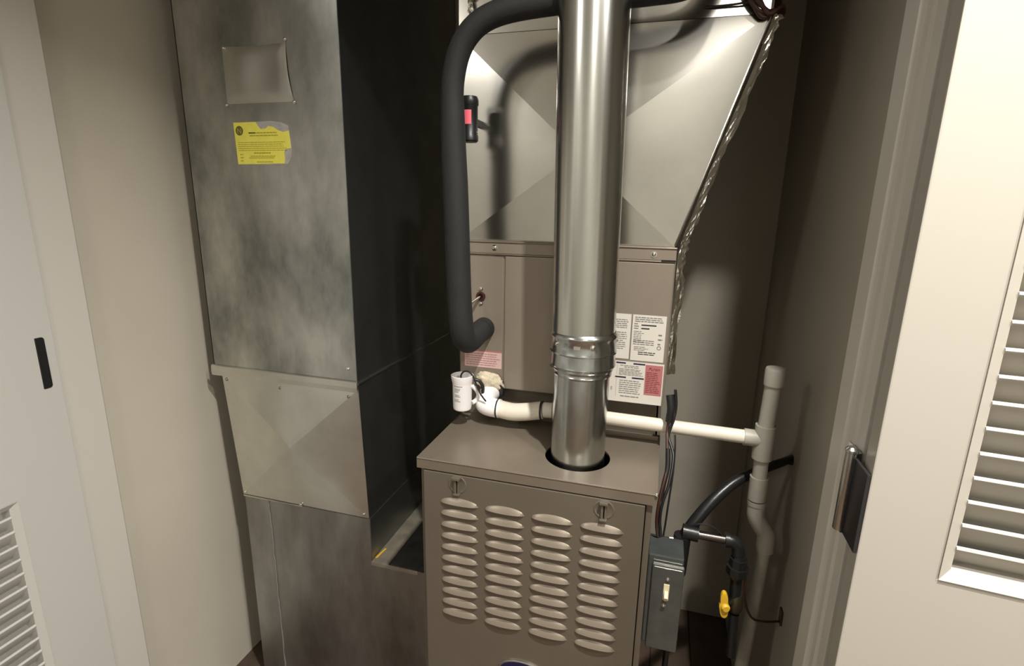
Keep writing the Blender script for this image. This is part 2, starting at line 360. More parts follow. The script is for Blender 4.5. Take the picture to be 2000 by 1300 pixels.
# snap the nearest rays to the corners
for cx, cy in ((x0, y0), (x1, y0), (x1, y1), (x0, y1)):
    k = min(range(n), key=lambda i: (outer[i][0] - cx) ** 2 + (outer[i][1] - cy) ** 2); outer[k] = (cx, cy)
for zt in (0,):
    O = [bm.verts.new((x, y, 0.0)) for x, y in outer]; I = [bm.verts.new((x, y, 0.0)) for x, y in inner]
    I2 = [bm.verts.new((x, y, -0.004)) for x, y in inner]; O2 = [bm.verts.new((x, y, -0.0215)) for x, y in outer]
    for k in range(n):
        j = (k + 1) % n
        bm.faces.new((O[k], O[j], I[j], I[k])); bm.faces.new((I[k], I[j], I2[j], I2[k])); bm.faces.new((O[j], O[k], O2[k], O2[j]))
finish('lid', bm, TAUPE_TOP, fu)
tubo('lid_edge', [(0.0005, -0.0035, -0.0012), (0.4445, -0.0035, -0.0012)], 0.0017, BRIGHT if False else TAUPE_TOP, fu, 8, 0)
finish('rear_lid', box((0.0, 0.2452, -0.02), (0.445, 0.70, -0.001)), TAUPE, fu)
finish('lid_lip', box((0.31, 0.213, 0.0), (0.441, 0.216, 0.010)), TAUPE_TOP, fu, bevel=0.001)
finish('flue_hole', box((HX - 0.075, HY - 0.075, -0.055), (HX + 0.075, HY + 0.075, -0.045)), DARK, fu)
screw(fu, (0.4435, -0.0045, -0.001), (0, 0, 1), 0.0022)
dp = finish('door_panel', box((0.0135, -0.004, -0.80), (0.4265, 0.003, -0.0245)), TAUPE, fu, bevel=0.0018)
finish('lower_kick', box((0.0135, -0.002, FLOOR + 0.002), (0.4265, 0.003, -0.803)), TAUPE, fu)
# louvres: hoods that swell out to a straight lower lip
def louver_bm(w=0.0768, h=0.0118, d=0.0078):
    bm = bmesh.new(); nu, nv = 18, 5; g = []
    for i in range(nu + 1):
        t = -1 + 2 * i / nu; e = math.sqrt(max(0, 1 - abs(t) ** 2.0)); row = []
        for j in range(nv + 1):
            s = j / nv   # 0 top (flush) .. 1 bottom lip
            row.append(bm.verts.new((t * w / 2, -d * e * s ** 0.8, h * e * (1 - s) + 0.0002)))
        g.append(row)
    for i in range(nu):
        for j in range(nv): bm.faces.new((g[i][j], g[i + 1][j], g[i + 1][j + 1], g[i][j + 1]))
    # lip thickness: back to the panel
    low = [bm.verts.new((g[i][nv].co.x, g[i][nv].co.y * 0.82, -0.0012)) for i in range(nu + 1)]
    bk = [bm.verts.new((g[i][nv].co.x, 0.0, 0.0016)) for i in range(nu + 1)]
    for i in range(nu):
        bm.faces.new((g[i][nv], g[i + 1][nv], low[i + 1], low[i])); bm.faces.new((low[i], low[i + 1], bk[i + 1], bk[i]))
    bmesh.ops.remove_doubles(bm, verts=bm.verts[:], dist=0.00001)
    return bm
org_f = origin_of(fu); lb = louver_bm(); bmesh.ops.translate(lb, verts=lb.verts[:], vec=org_f)
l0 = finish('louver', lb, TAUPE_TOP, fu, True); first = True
slots = []
for c in range(4):
    for r in range(11):
        x = 0.0863 + 0.0897 * c; z = -0.0845 - 0.02475 * r
        p = Vector((x, -0.004, z)) - org_f
        if first: l0.location = p; first = False
        else:
            o = l0.copy(); COL.objects.link(o); o.parent = fu; o.location = p
        slots.append(((x - 0.030, -0.0046, z - 0.0035), (x + 0.030, -0.0041, z - 0.0013)))
# quarter-turn latches
for cx in (0.0835, 0.3575):
    cz = -0.044
    la = latho('latch', [(0.0185, 0.0), (0.0185, 0.0006), (0.0165, 0.0014), (0.014, 0.0005), (0.007, 0.0003), (0, 0.0003)], (cx, -0.004, cz), TAUPE, fu, (0, -1, 0), 32)
    finish('latch_tongue', boxes(((cx - 0.0048, -0.011, cz - 0.0165), (cx - 0.0006, -0.004, cz + 0.010)), ((cx + 0.0016, -0.010, cz - 0.0165), (cx + 0.0050, -0.004, cz + 0.010)), ((cx - 0.0065, -0.0125, cz - 0.0195), (cx + 0.006, -0.004, cz - 0.0160)), ((cx - 0.0075, -0.014, cz + 0.0125), (cx + 0.007, -0.004, cz + 0.0175))), TAUPE, la, bevel=0.0007)
    finish('latch_slot', boxes(((cx - 0.0055, -0.0055, cz + 0.009), (cx + 0.0055, -0.0045, cz + 0.0125)), ((cx - 0.0006, -0.0055, cz - 0.0165), (cx + 0.0016, -0.0045, cz + 0.010))), DARK, la)
# oval badge, mostly below the frame
BX, BZ = 0.218, -0.431
la = latho('badge', [(0, 0), (1, 0), (1, 0.0025), (0.93, 0.004), (0.9, 0.004), (0.9, 0.003), (0, 0.003)], (0, 0, 0), CHROME, fu, (0, -1, 0), 48, label='silver rimmed dark blue oval badge')
la2 = latho('badge_field', [(0, 0), (0.9, 0), (0.9, 0.0006), (0, 0.0006)], (0, 0, 0), BLUEBADGE, la, (0, -1, 0), 48)
for o, dy in ((la, 0), (la2, -0.003)):
    o.data.transform(Matrix.Translation(org_f)); o.data.transform(Matrix.Diagonal((0.049, 1, 0.026, 1))); o.data.transform(Matrix.Translation(Vector((BX, -0.004 + dy, BZ)) - org_f))
# ================================================================== COIL CABINET
co = thing('coil_cabinet', 'taupe evaporator coil cabinet covered in white stickers, standing behind the flue on the furnace', 'air conditioner', (0.222, 0.45, 0.0))
CY = 0.220
finish('cabinet', boxes(((0, CY + 0.003, 0.075), (0.445, 0.70, 0.392))), TAUPE_COIL, co, bevel=0.002)
finish('base', box((0.012, CY + 0.022, 0.0), (0.433, 0.69, 0.075)), TAUPE, co)
finish('access_panel', box((0.1035, CY - 0.001, 0.0745), (0.4435, CY + 0.004, 0.3665)), TAUPE_COIL, co, bevel=0.0022)
finish('pipe_panel', box((0.002, CY + 0.0005, 0.0745), (0.0995, CY + 0.004, 0.3665)), TAUPE_COIL, co, bevel=0.0015)
finish('top_flange', boxes(((0.0, CY - 0.003, 0.3705), (0.445, CY + 0.004, 0.3945))), TAUPE_COIL, co, bevel=0.0018)
tubo('flange_bead', [(0.0, CY - 0.003, 0.3945), (0.445, CY - 0.003, 0.3945)], 0.0021, TAUPE_TOP, co, 10, 0)
tubo('flange_bead', [(0.002, CY - 0.001, 0.369), (0.443, CY - 0.001, 0.369)], 0.0019, TAUPE_TOP, co, 10, 0)
screw(co, (0.081, CY - 0.003, 0.383)); screw(co, (0.403, CY - 0.003, 0.382))
screw(co, (0.050, CY, 0.294), r=0.0028); screw(co, (0.050, CY, 0.262), r=0.0028)
finish('notch', box((0.418, CY - 0.0036, 0.3695), (0.444, CY + 0.0002, 0.3725)), DARK, co)
latho('grommet', [(0.0055, 0), (0.0100, 0), (0.0105, 0.002), (0.0095, 0.004), (0.0060, 0.004), (0.0055, 0.002), (0.0055, 0.0)], (0.050, CY, 0.278), mat('dark red grommet', (0.05, 0.008, 0.008), 0.5), co, (0, -1, 0), 24)
finish('grommet_hole', box((0.045, CY - 0.0012, 0.273), (0.055, CY, 0.283)), DARK, co)
tubo('copper_stub', [(0.050, CY, 0.278), (0.044, CY - 0.02, 0.272), (0.034, CY - 0.05, 0.262)], 0.0032, BRIGHT, co, 10)
# stickers on the cabinet
def sticker(x0, x1, z0, z1, y, m, label, bev=0.0):
    return finish('sticker', box((x0, y - 0.0006, z0), (x1, y, z1)), m, co, label=label)
SY = CY - 0.001
s = sticker(0.332, 0.3695, 0.169, 0.262, SY, LABEL, 'white wiring sticker half hidden behind the flue')
printed('print', s, INK, text_rows(0.335, 0.3675, 0.232, 0.252, 5, 0.4) + text_rows(0.335, 0.366, 0.188, 0.226, 9, 0.35, 0.6) , SY - 0.0006)
s = sticker(0.3725, 0.4375, 0.1675, 0.262, SY, LABEL, 'white rating plate with rows of black print')
r_ = text_rows(0.377, 0.433, 0.247, 0.259, 3, 0.45, 0.9) + text_rows(0.376, 0.386, 0.232, 0.246, 3, 0.4) + text_rows(0.376, 0.397, 0.205, 0.230, 7, 0.35, 0.7) + text_rows(0.376, 0.420, 0.200, 0.212, 3, 0.4, 0.9) + text_rows(0.378, 0.408, 0.188, 0.198, 3, 0.35, 0.7) + text_rows(0.424, 0.433, 0.200, 0.228, 3, 0.3, 0.6)
printed('print', s, INK, r_, SY - 0.0006)
for q in ((0.390, 0.419, 0.2405, 0.2430), (0.390, 0.406, 0.2335, 0.2360)): printed('bold_word', s, INKDARK, [q], SY - 0.0006)
printed('bold_print', s, INKDARK, text_rows(0.387, 0.421, 0.1795, 0.1875, 2, 0.42, 0.95), SY - 0.0006)
latho('certification_mark', [(0.0028, 0), (0.0042, 0), (0.0042, 0.0003), (0.0028, 0.0003), (0.0028, 0)], (0.427, SY - 0.0006, 0.197), INK, s, (0, -1, 0), 20)
s = sticker(0.334, 0.4405, 0.0765, 0.1640, SY - 0.0007, LABEL, 'wide white warranty sticker with navy bars and rose panel')
YS = SY - 0.0013
printed('rose_panel', s, PINK, [(0.4045, 0.4385, 0.0965, 0.1605)], YS, 0.0003)
for q in [(0.3455, 0.365, 0.1588, 0.1617), (0.380, 0.4035, 0.1588, 0.1617), (0.3450, 0.367, 0.1283, 0.1312), (0.379, 0.4030, 0.1283, 0.1312)]: printed('navy_bar', s, NAVY, [q], YS)
printed('orange_mark', s, ORANGE, [(0.3348, 0.3440, 0.1545, 0.1632)], YS)
printed('print', s, INK, text_rows(0.352, 0.396, 0.150, 0.1565, 2, 0.4, 0.6, indent=0.25) + text_rows(0.352, 0.401, 0.134, 0.149, 5, 0.4, 0.85) + text_rows(0.354, 0.399, 0.094, 0.125, 7, 0.35, 0.85) + text_rows(0.358, 0.398, 0.087, 0.091, 1, 0.5, 0.9) + text_rows(0.337, 0.341, 0.100, 0.108, 4, 0.4) + [(0.3478, 0.3482, 0.088, 0.1265), (0.3478, 0.3482, 0.134, 0.157)], YS)
printed('rose_print', s, PINKINK, text_rows(0.407, 0.436, 0.101, 0.1465, 12, 0.35, 0.75), YS - 0.0003)
letters('word', 'Puron', s, PINKINK, (0.4215, YS - 0.0004, 0.1495), 0.0090, shear=0.25)
s = sticker(0.012, 0.0985, 0.1185, 0.1545, CY + 0.0005, PALEPINK, 'pale pink caution sticker with a dark rose border')
printed('rose_border', s, PINK, [(0.0105, 0.0985, 0.1545, 0.1575), (0.0095, 0.0122, 0.1185, 0.1575)], CY + 0.0002)
printed('rose_print', s, PALEPINKINK, text_rows(0.016, 0.095, 0.1215, 0.152, 6, 0.35, 0.85, (0.003, 0.009)), CY - 0.0001)
# ================================================================== PLENUM
pn = thing('supply_plenum', 'bright cross-creased sheet steel plenum flaring upward behind the flue', 'duct', (0.25, 0.45, 0.3945))
ZT, PX1, PB = 0.790, 0.562, 0.397
A0, B0, C0, D0 = (0.0, PB), (0.440, PB), (PX1, ZT), (0.0, ZT)
ax, az = 0.2468, 0.5695; PY = 0.227
def tri_fan(bm, corners, apex, y, rise, sub=20, buckle=0.0011, seed=0.0):
    # creased sheet: four nearly flat triangles meeting at a raised centre, each slightly buckled, creases left sharp
    c = Vector((apex[0], apex[1])); n = len(corners)
    for k in range(n):
        p, q = Vector(corners[k]), Vector(corners[(k + 1) % n]); g = []
        for i in range(sub + 1):
            row = []
            for j in range(i + 1):
                s = i / sub; t = j / i if i else 0
                e = p.lerp(q, t); v = c.lerp(e, s)
                w = math.sin(math.pi * s) ** 0.7 * (math.sin(math.pi * t) ** 0.7 if i else 0) if 0 < s < 1 and 0 < t < 1 else 0
                d = buckle * w * (0.6 + 2.2 * noise.noise(Vector((v.x * 7 + seed, v.y * 7, seed + k * 3.1))))
                row.append(bm.verts.new((v.x, y - rise * (1 - s) - d, v.y)))
            g.append(row)
        for i in range(sub):
            for j in range(i + 1):
                bm.faces.new((g[i][j], g[i + 1][j], g[i + 1][j + 1]))
                if j < i: bm.faces.new((g[i][j], g[i + 1][j + 1], g[i][j + 1]))
bm = bmesh.new(); tri_fan(bm, [A0, B0, C0, D0], (ax, az), PY, 0.016, buckle=0.0006, seed=1.3)
finish('creased_front', bm, GALV_CAST, pn, True)
bm = bmesh.new(); prism(bm, [A0, B0, C0, D0], PY + 0.0005, 0.70); finish('body', bm, GALV_CAST, pn)
finish('upper_trunk', box((0.0, PY, ZT + 0.001), (PX1 + 0.002, 0.70, CZ - 0.02)), GALV_CAST, pn)
finish('bottom_flange', box((0.0, CY + 0.001, 0.3945), (0.4405, PY + 0.001, 0.3975)), TAUPE_TOP, pn)
tubo('edge_fold', [(0.441, PY - 0.001, PB + 0.002), (PX1 + 0.001, PY - 0.001, ZT), (PX1 + 0.002, PY - 0.001, 1.2)], 0.0022, BRIGHT, pn, 8, 0)
ribbon('foil_tape', [(0.446, PY + 0.004, 0.14), (0.448, PY + 0.003, 0.30), (0.449, PY + 0.002, 0.39), (0.467, PY + 0.001, 0.46), (0.506, PY + 0.001, 0.59), (0.545, PY, 0.71), (0.567, PY + 0.0, 0.79)], (0.0145, 0.008, 0.0), FOIL, pn, 56, 4, 0.0015, 3, 'crinkled foil tape along the right edge')
ribbon('foil_tape', [(0.020, PY - 0.004, 0.80), (0.021, PY - 0.004, 0.90), (0.022, PY - 0.004, 1.0)], (0.013, -0.006, 0), FOIL, pn, 40, 5, 0.003, 5)
# ================================================================== FLUE
fp = thing('flue_pipe', 'round galvanized steel flue pipe rising out of the furnace lid', 'pipe', (HX, HY, 0.0))
latho('lower_pipe', [(0.0515, -0.045), (0.0515, 0.172)], (HX, HY, 0), FLUE_LOW, fp, n=72)
latho('collar', [(0.0515, 0.168), (0.0535, 0.169), (0.0540, 0.172), (0.0525, 0.1745), (0.0525, 0.177), (0.0555, 0.179), (0.0560, 0.182), (0.0545, 0.1845), (0.0590, 0.1865), (0.0600, 0.189), (0.0590, 0.192), (0.0585, 0.212), (0.0605, 0.2145), (0.0600, 0.217), (0.0590, 0.219), (0.0595, 0.240), (0.0615, 0.243), (0.0615, 0.246), (0.0585, 0.250), (0.0570, 0.252)], (HX + 0.001, HY, 0), FLUE_LOW, fp, n=72, lean=(0.0, 0))
latho('upper_pipe', [(0.0575, 0.248), (0.0575, 1.50)], (HX + 0.004, HY, 0), FLUE_M, fp, n=72, lean=(-0.017, 0.0))
for a in (-1.15, -2.35, 0.3):
    d = Vector((math.cos(a), math.sin(a), 0)); screw(fp, Vector((HX + 0.001, HY, 0.232)) + d * 0.0588, d, 0.0035)
bm = box((-0.008, -0.0605, 0.2265), (0.004, -0.0575, 0.2335)); bm.transform(Matrix.Translation((HX, HY, 0))); finish('lock_tab', bm, BRIGHT, fp, bevel=0.001)
for a0, a1, zz in ((-2.85, -2.45, 0.2145), (-0.75, -0.15, 0.2145), (-2.75, -2.55, 0.1855)):
    P = [Vector((HX + 0.001 + 0.0604 * math.cos(a0 + (a1 - a0) * k / 8), HY + 0.0604 * math.sin(a0 + (a1 - a0) * k / 8), zz)) for k in range(9)]
    tubo('joint_gap', P, 0.0011, DARK, fp, 6, 0)
# ================================================================== RETURN DUCT (left)
rd = thing('return_duct', 'tall grey galvanized return air duct standing against the left wall', 'duct', (-0.44, 0.5, FLOOR))
DX0, DX1, DY = -0.650, -0.2405, 0.18
bm = boxes(((DX0, DY, 0.060), (DX1, DY + 0.002, CZ - 0.01)), ((DX0, DY, 0.060), (DX0 + 0.002, 0.80, CZ - 0.01)))
finish('upper_front', bm, GALV_DUCT, rd)
finish('upper_side', box((DX1 - 0.0015, DY + 0.0015, 0.060), (DX1 + 0.0005, 0.80, CZ - 0.01)), GALV_SHADE, rd)
# drive cleat along the seam
bm = bmesh.new(); n = 16
rows = []
for i in range(n + 1):
    t = i / n; x = -0.6555 + t * 0.4175
    b = 0.0 if t > 0.35 else 0.0012 * math.sin(t / 0.35 * math.pi)
    rows.append([bm.verts.new(p) for p in ((x, DY - 0.001, 0.0655), (x, DY - 0.0045 - b, 0.0635), (x, DY - 0.0055 - b, 0.050), (x, DY - 0.0045, 0.0385), (x, DY - 0.001, 0.0375))])
for a, b in zip(rows, rows[1:]):
    for k in range(4): bm.faces.new((a[k], b[k], b[k + 1], a[k + 1]))
finish('drive_cleat', bm, GALV_PANEL, rd)
finish('side_cleat', boxes(((DX1, DY - 0.002, 0.0555), (DX1 + 0.005, 0.80, 0.0605))), GALV_DUCT, rd, bevel=0.001)
finish('side_cleat', boxes(((DX1, DY - 0.002, 0.036), (DX1 + 0.003, 0.80, 0.0555))), GALV_SHADE, rd, bevel=0.001)
# cross-creased offset panel
bm = bmesh.new()
cx0, cx1, cb0, cb1, zt, zb = -0.627, -0.2365, -0.601, -0.2255, 0.046, -0.288
tri_fan(bm, [(cb0, zb), (cb1, zb), (cx1, zt), (cx0, zt)], (-0.420, -0.118), DY - 0.002, 0.024, buckle=0.0010, seed=4.2)
vs = [bm.verts.new(p) for p in ((cb0, DY - 0.002, zb), (cb1, DY - 0.002, zb), (cx1, DY - 0.002, zt), (cx0, DY - 0.002, zt))]
vb = [bm.verts.new((v.co.x, DY + 0.001, v.co.z)) for v in vs]
for k in range(4): bm.faces.new((vs[k], vs[(k + 1) % 4], vb[(k + 1) % 4], vb[k]))
finish('creased_panel', bm, GALV_PANEL, rd, True)
bm = bmesh.new(); prism(bm, [(-0.6245, 0.05), (-0.599, -0.292), (-0.599, -0.292), (-0.2265, -0.292), (-0.2375, 0.05)][:2] + [(-0.2265, -0.292), (-0.2375, 0.05)], DY + 0.0012, 0.80)
finish('offset_body', bm, GALV_SHADE, rd)
# lower box with shelf
bm = bmesh.new(); prism(bm, [(-0.598, FLOOR), (0.004, FLOOR), (0.004, -0.4125), (-0.226, -0.4125), (-0.226, -0.2922), (-0.598, -0.2922)], DY, 0.68); finish('lower_box', bm, GALV_LOW, rd)
finish('lower_side', box((-0.2262, DY + 0.001, -0.41), (-0.2245, 0.80, -0.292)), GALV_SHADE, rd)
finish('shelf_flange', boxes(((-0.226, DY - 0.0015, -0.4225), (-0.098, DY + 0.002, -0.4115)), ((-0.2245, DY, -0.4125), (-0.178, 0.66, -0.4095))), mat('dusty shelf steel', (0.36, 0.32, 0.25), 0.5, 0.5, 0.0004, 40, 0.3, 30), rd, bevel=0.0008)
ribbon('mastic_dab', [(-0.222, DY + 0.012, -0.4085), (-0.217, DY + 0.05, -0.4085)], (0.005, 0.002, 0.001), HANDLE, rd, 8, 2, 0.0012, 9)
bm = bmesh.new(); prism(bm, [(-0.112, -0.4165), (-0.088, -0.398), (-0.06, -0.392), (0.0, -0.385), (0.0, -0.405), (-0.062, -0.4125), (-0.078, -0.4075), (-0.090, -0.4165)], DY + 0.001, DY + 0.10)
finish('torn_lining', bm, FOAM, rd, bevel=0.001, label='torn black lining by the furnace')
finish('lap_strip', box((-0.597, DY - 0.0022, FLOOR), (-0.522, DY + 0.0005, -0.294)), GALV_LOW, rd, bevel=0.0008)
bm = bmesh.new(); P = []
for i in range(40):
    t = i / 39; z = -0.302 + t * (FLOOR + 0.03 + 0.302); P.append((-0.5225 + 0.0012 * random.uniform(-1, 1), DY - 0.0012, z))
tube(bm, P, 0.0016, 6, 0); finish('sealant_bead', bm, mat('pale sealant', (0.22, 0.215, 0.195), 0.6), rd, True)
finish('hem_strip', box((-0.600, DY - 0.0035, -0.2935), (-0.4185, DY - 0.0018, -0.2890)), GALV_CAST, rd)
for p in ((-0.611, DY - 0.004, 0.031), (-0.452, DY - 0.004, 0.026), (-0.262, DY - 0.004, 0.026)): screw(rd, p, r=0.0030, m=GALV_SHADE)
for p in ((-0.594, DY - 0.003, -0.281), (-0.421, DY - 0.004, -0.286), (-0.238, DY - 0.003, -0.2785), (-0.262, DY, 0.093)): screw(rd, p, r=0.0030)
# access patch, pillowed
bm = bmesh.new(); g = []; nx, nz = 24, 20
px0, px1, pz0, pz1 = -0.527, -0.359, 0.674, 0.789
for j in range(nz + 1):
    row = []
    for i in range(nx + 1):
        u, v = i / nx, j / nz
        bulge = 0.0032 * min(1, 6 * v, 6 * (1 - v), 7 * u, 7 * (1 - u)) + 0.0022 * math.sin(u * 7.5) * math.sin(v * math.pi) 
        xe = px0 + u * (px1 - px0) + (0.010 * v - 0.004) * (u > 0.9) * -1
        row.append(bm.verts.new((xe - 0.004 * math.sin(v * math.pi) * (u == 1), DY - bulge - 0.0003, pz0 + v * (pz1 - pz0) - 0.003 * math.sin(u * math.pi) * (v == 1))))
    g.append(row)
for j in range(nz):
    for i in range(nx): bm.faces.new((g[j][i], g[j][i + 1], g[j + 1][i + 1], g[j + 1][i]))
ap = finish('access_patch', bm, GALV_PANEL, rd, True, label='square patch plate screwed over an opening')
for p in ((-0.354, DY - 0.001, 0.673), (-0.3655, DY - 0.001, 0.794), (-0.522, DY - 0.001, 0.786), (-0.528, DY - 0.001, 0.672)): screw(rd, p, r=0.0028)
# yellow sticker, torn at the right
bm = bmesh.new(); prism(bm, [(-0.516, 0.6355), (-0.455, 0.636), (-0.420, 0.6375), (-0.392, 0.634), (-0.3745, 0.627), (-0.3715, 0.600), (-0.3705, 0.574), (-0.374, 0.560), (-0.381, 0.5485), (-0.420, 0.5470), (-0.513, 0.5475)], DY - 0.0007, DY)
st = finish('sticker', bm, PAPER, rd, label='torn yellow inspection sticker with a round seal')
bm = bmesh.new(); prism(bm, [(-0.516, 0.6355), (-0.4575, 0.636), (-0.4525, 0.629), (-0.4455, 0.621), (-0.432, 0.622), (-0.425, 0.627), (-0.4125, 0.625), (-0.403, 0.619), (-0.388, 0.614), (-0.3735, 0.617), (-0.3708, 0.581), (-0.385, 0.579), (-0.3895, 0.572), (-0.388, 0.560), (-0.390, 0.5495), (-0.513, 0.5478)], DY - 0.0011, DY - 0.0006)
finish('yellow_sheet', bm, YELLOW, st)
yy = DY - 0.0011
latho('seal', [(0, 0), (0.0100, 0), (0.0100, 0.0003), (0, 0.0003)], (-0.5015, yy, 0.6185), SEAL, st, (0, -1, 0), 32)
letters('seal_letter', 'N', st, YELLOWINK, (-0.5015, yy - 0.0005, 0.6125), 0.0165)
printed('print', st, YELLOWINK, [(-0.478, -0.460, 0.6125, 0.6148)] + text_rows(-0.477, -0.402, 0.605, 0.616, 2, 0.4, 0.95, indent=0.1) + text_rows(-0.508, -0.380, 0.575, 0.596, 5, 0.3, 0.9) + text_rows(-0.505, -0.496, 0.552, 0.572, 3, 0.3) + text_rows(-0.468, -0.418, 0.569, 0.574, 1, 0.5) + text_rows(-0.482, -0.412, 0.5595, 0.5665, 2, 0.45, 0.95, indent=0.1) + text_rows(-0.462, -0.420, 0.551, 0.5545, 1, 0.5, 0.9), yy)
# ================================================================== INSULATED REFRIGERANT PIPE
ip = thing('insulated_pipe', 'thick black foam insulated refrigerant pipe bending over the plenum beside the flue', 'pipe', (0.045, 0.11, 0.19))
path = [(0.058, 0.232, 0.209), (0.056, 0.185, 0.205), (0.052, 0.135, 0.198), (0.049, 0.112, 0.225), (0.045, 0.107, 0.30), (0.041, 0.105, 0.45), (0.0358, 0.105, 0.60), (0.0375, 0.105, 0.69), (0.062, 0.106, 0.752), (0.115, 0.11, 0.786), (0.22, 0.116, 0.800), (0.36, 0.122, 0.805), (0.425, 0.125, 0.812), (0.462, 0.13, 0.84), (0.475, 0.135, 0.90), (0.478, 0.14, 1.05)]
tubo('foam_sleeve', path, lambda t: 0.0238 if t < 0.36 else (0.0238 - 0.0035 * min(1, (t - 0.36) / 0.08) if t < 0.60 else 0.0205 + 0.002 * min(1, (t - 0.60) / 0.1)), FOAM, ip, 28, 8)
latho('sleeve_end', [(0, 0), (0.018, 0), (0.0215, 0.004), (0.0215, 0.020), (0.0, 0.020)], (0.059, 0.219, 0.2095), FOAM, ip, (0.0, -1, 0), 28)
# black device clipped behind the pipe
dv = thing('pipe_sensor', 'small black cylinder with coral label clipped behind the black foam pipe', 'sensor', (0.050, 0.165, 0.585))
latho('body', [(0, 0), (0.014, 0), (0.0165, 0.003), (0.0165, 0.012), (0.0155, 0.0135), (0.0155, 0.064), (0.0170, 0.066), (0.0170, 0.075), (0.0145, 0.081), (0, 0.081)], (0.047, 0.160, 0.585), BLACK, dv, n=28)
bm = bmesh.new()
for k in range(8):
    a0 = -2.05 + 0.13 * k
    p = [Vector((0.047 + 0.0159 * math.cos(a), 0.160 + 0.0159 * math.sin(a), z)) for a in (a0, a0 + 0.13) for z in (0.616, 0.641)]
    v = [bm.verts.new(q) for q in p]; bm.faces.new((v[0], v[1], v[3], v[2]))
finish('coral_label', bm, HOTPINK, dv, label='coral red label')
screw(dv, (0.036, 0.1485, 0.603), (-0.4, -1, 0), 0.0016); screw(dv, (0.0625, 0.156, 0.601), (1, -0.2, 0), 0.0016); screw(dv, (0.036, 0.149, 0.661), (-0.4, -1, 0), 0.0014, BLACK)
finish('clip', box((0.044, 0.174, 0.618), (0.050, 0.2265, 0.632)), BLACK, dv, bevel=0.001)
# ================================================================== CONDENSATE DRAIN
cd = thing('condensate_drain', 'cream plastic condensate drain pipe crossing behind the flue to a capped tee', 'pipe', (0.64, 0.19, FLOOR))
tubo('drain_pipe', [(0.20, 0.190, 0.0495), (0.614, 0.190, 0.0435)], 0.0135, PVC, cd, 24, 0)
tubo('pipe_sleeve', [(0.104, 0.183, 0.041), (0.135, 0.182, 0.038), (0.165, 0.184, 0.041), (0.200, 0.188, 0.0475)], 0.0190, PVC, cd, 24, 8, 'thicker white pipe sleeve')
tubo('elbow', [(0.080, 0.222, 0.066), (0.072, 0.200, 0.060), (0.070, 0.188, 0.048), (0.082, 0.183, 0.043), (0.108, 0.183, 0.041)], 0.0205, WHITE, cd, 24, 8)
tubo('coupling', [(0.203, 0.188, 0.0485), (0.222, 0.189, 0.0492)], 0.0165, PVC, cd, 24, 0)
tubo('band', [(0.1015, 0.183, 0.0408), (0.1045, 0.183, 0.0408)], 0.0215, BLACK, cd, 28, 0)
tubo('band', [(0.1975, 0.187, 0.0472), (0.2010, 0.187, 0.0474)], 0.0200, BLACK, cd, 28, 0)
tubo('rubber_ring', [(0.086, 0.2215, 0.072), (0.084, 0.212, 0.071)], 0.0225, BLACK, cd, 24, 0)
tubo('tee_branch', [(0.598, 0.190, 0.0437), (0.632, 0.190, 0.043)], 0.0165, PVC_GREY, cd, 24, 0)
tubo('tee_body', [(0.6345, 0.190, 0.072), (0.6345, 0.190, 0.004)], 0.0185, PVC_GREY, cd, 24, 0)
tubo('stand_pipe', [(0.6375, 0.190, 0.172), (0.6345, 0.190, 0.065)], 0.0145, PVC_GREY, cd, 24, 0)
latho('cap', [(0.0150, -0.034), (0.0178, -0.033), (0.0180, -0.004), (0.0165, 0.0), (0, 0.0012)], (0.6378, 0.190, 0.186), PVC_GREY, cd, n=28)
tubo('down_pipe', [(0.6345, 0.190, 0.010), (0.6355, 0.190, -0.045)], 0.0135, PVC_GREY, cd, 24, 0)
tubo('coupling', [(0.6355, 0.190, -0.035), (0.6360, 0.190, -0.083)], 0.0170, PVC_GREY, cd, 24, 0)
tubo('lower_elbow', [(0.6375, 0.190, -0.089), (0.6385, 0.190, -0.118), (0.650, 0.191, -0.140), (0.662, 0.193, -0.160), (0.664, 0.194, -0.195)], 0.0165, PVC_GREY, cd, 24, 8)
tubo('lower_pipe', [(0.663, 0.194, -0.185), (0.653, 0.195, -0.48), (0.640, 0.197, FLOOR)], 0.0133, PVC_GREY, cd, 24, 0)
tubo('elbow_hub', [(0.6372, 0.190, -0.086), (0.6376, 0.190, -0.094)], 0.0180, PVC_GREY, cd, 24, 0)
# putty around the drain stub
pt = bmesh.new(); rnd = random.Random(4)
bmesh.ops.create_icosphere(pt, subdivisions=4, radius=1.0)
for v in pt.verts:
    d = v.co.normalized(); k = 1 + 0.35 * noise.noise(d * 2.1 + Vector((3, 1, 2))) + 0.12 * noise.noise(d * 6)
    v.co = Vector((0.074 + d.x * 0.030 * k + d.z * -0.010, 0.214 + d.y * 0.012 * k, 0.088 + d.z * 0.022 * k))
o = finish('duct_putty', pt, PUTTY, None, True); o['label'] = 'lump of cream putty packed round the drain stub'; o['category'] = 'putty'
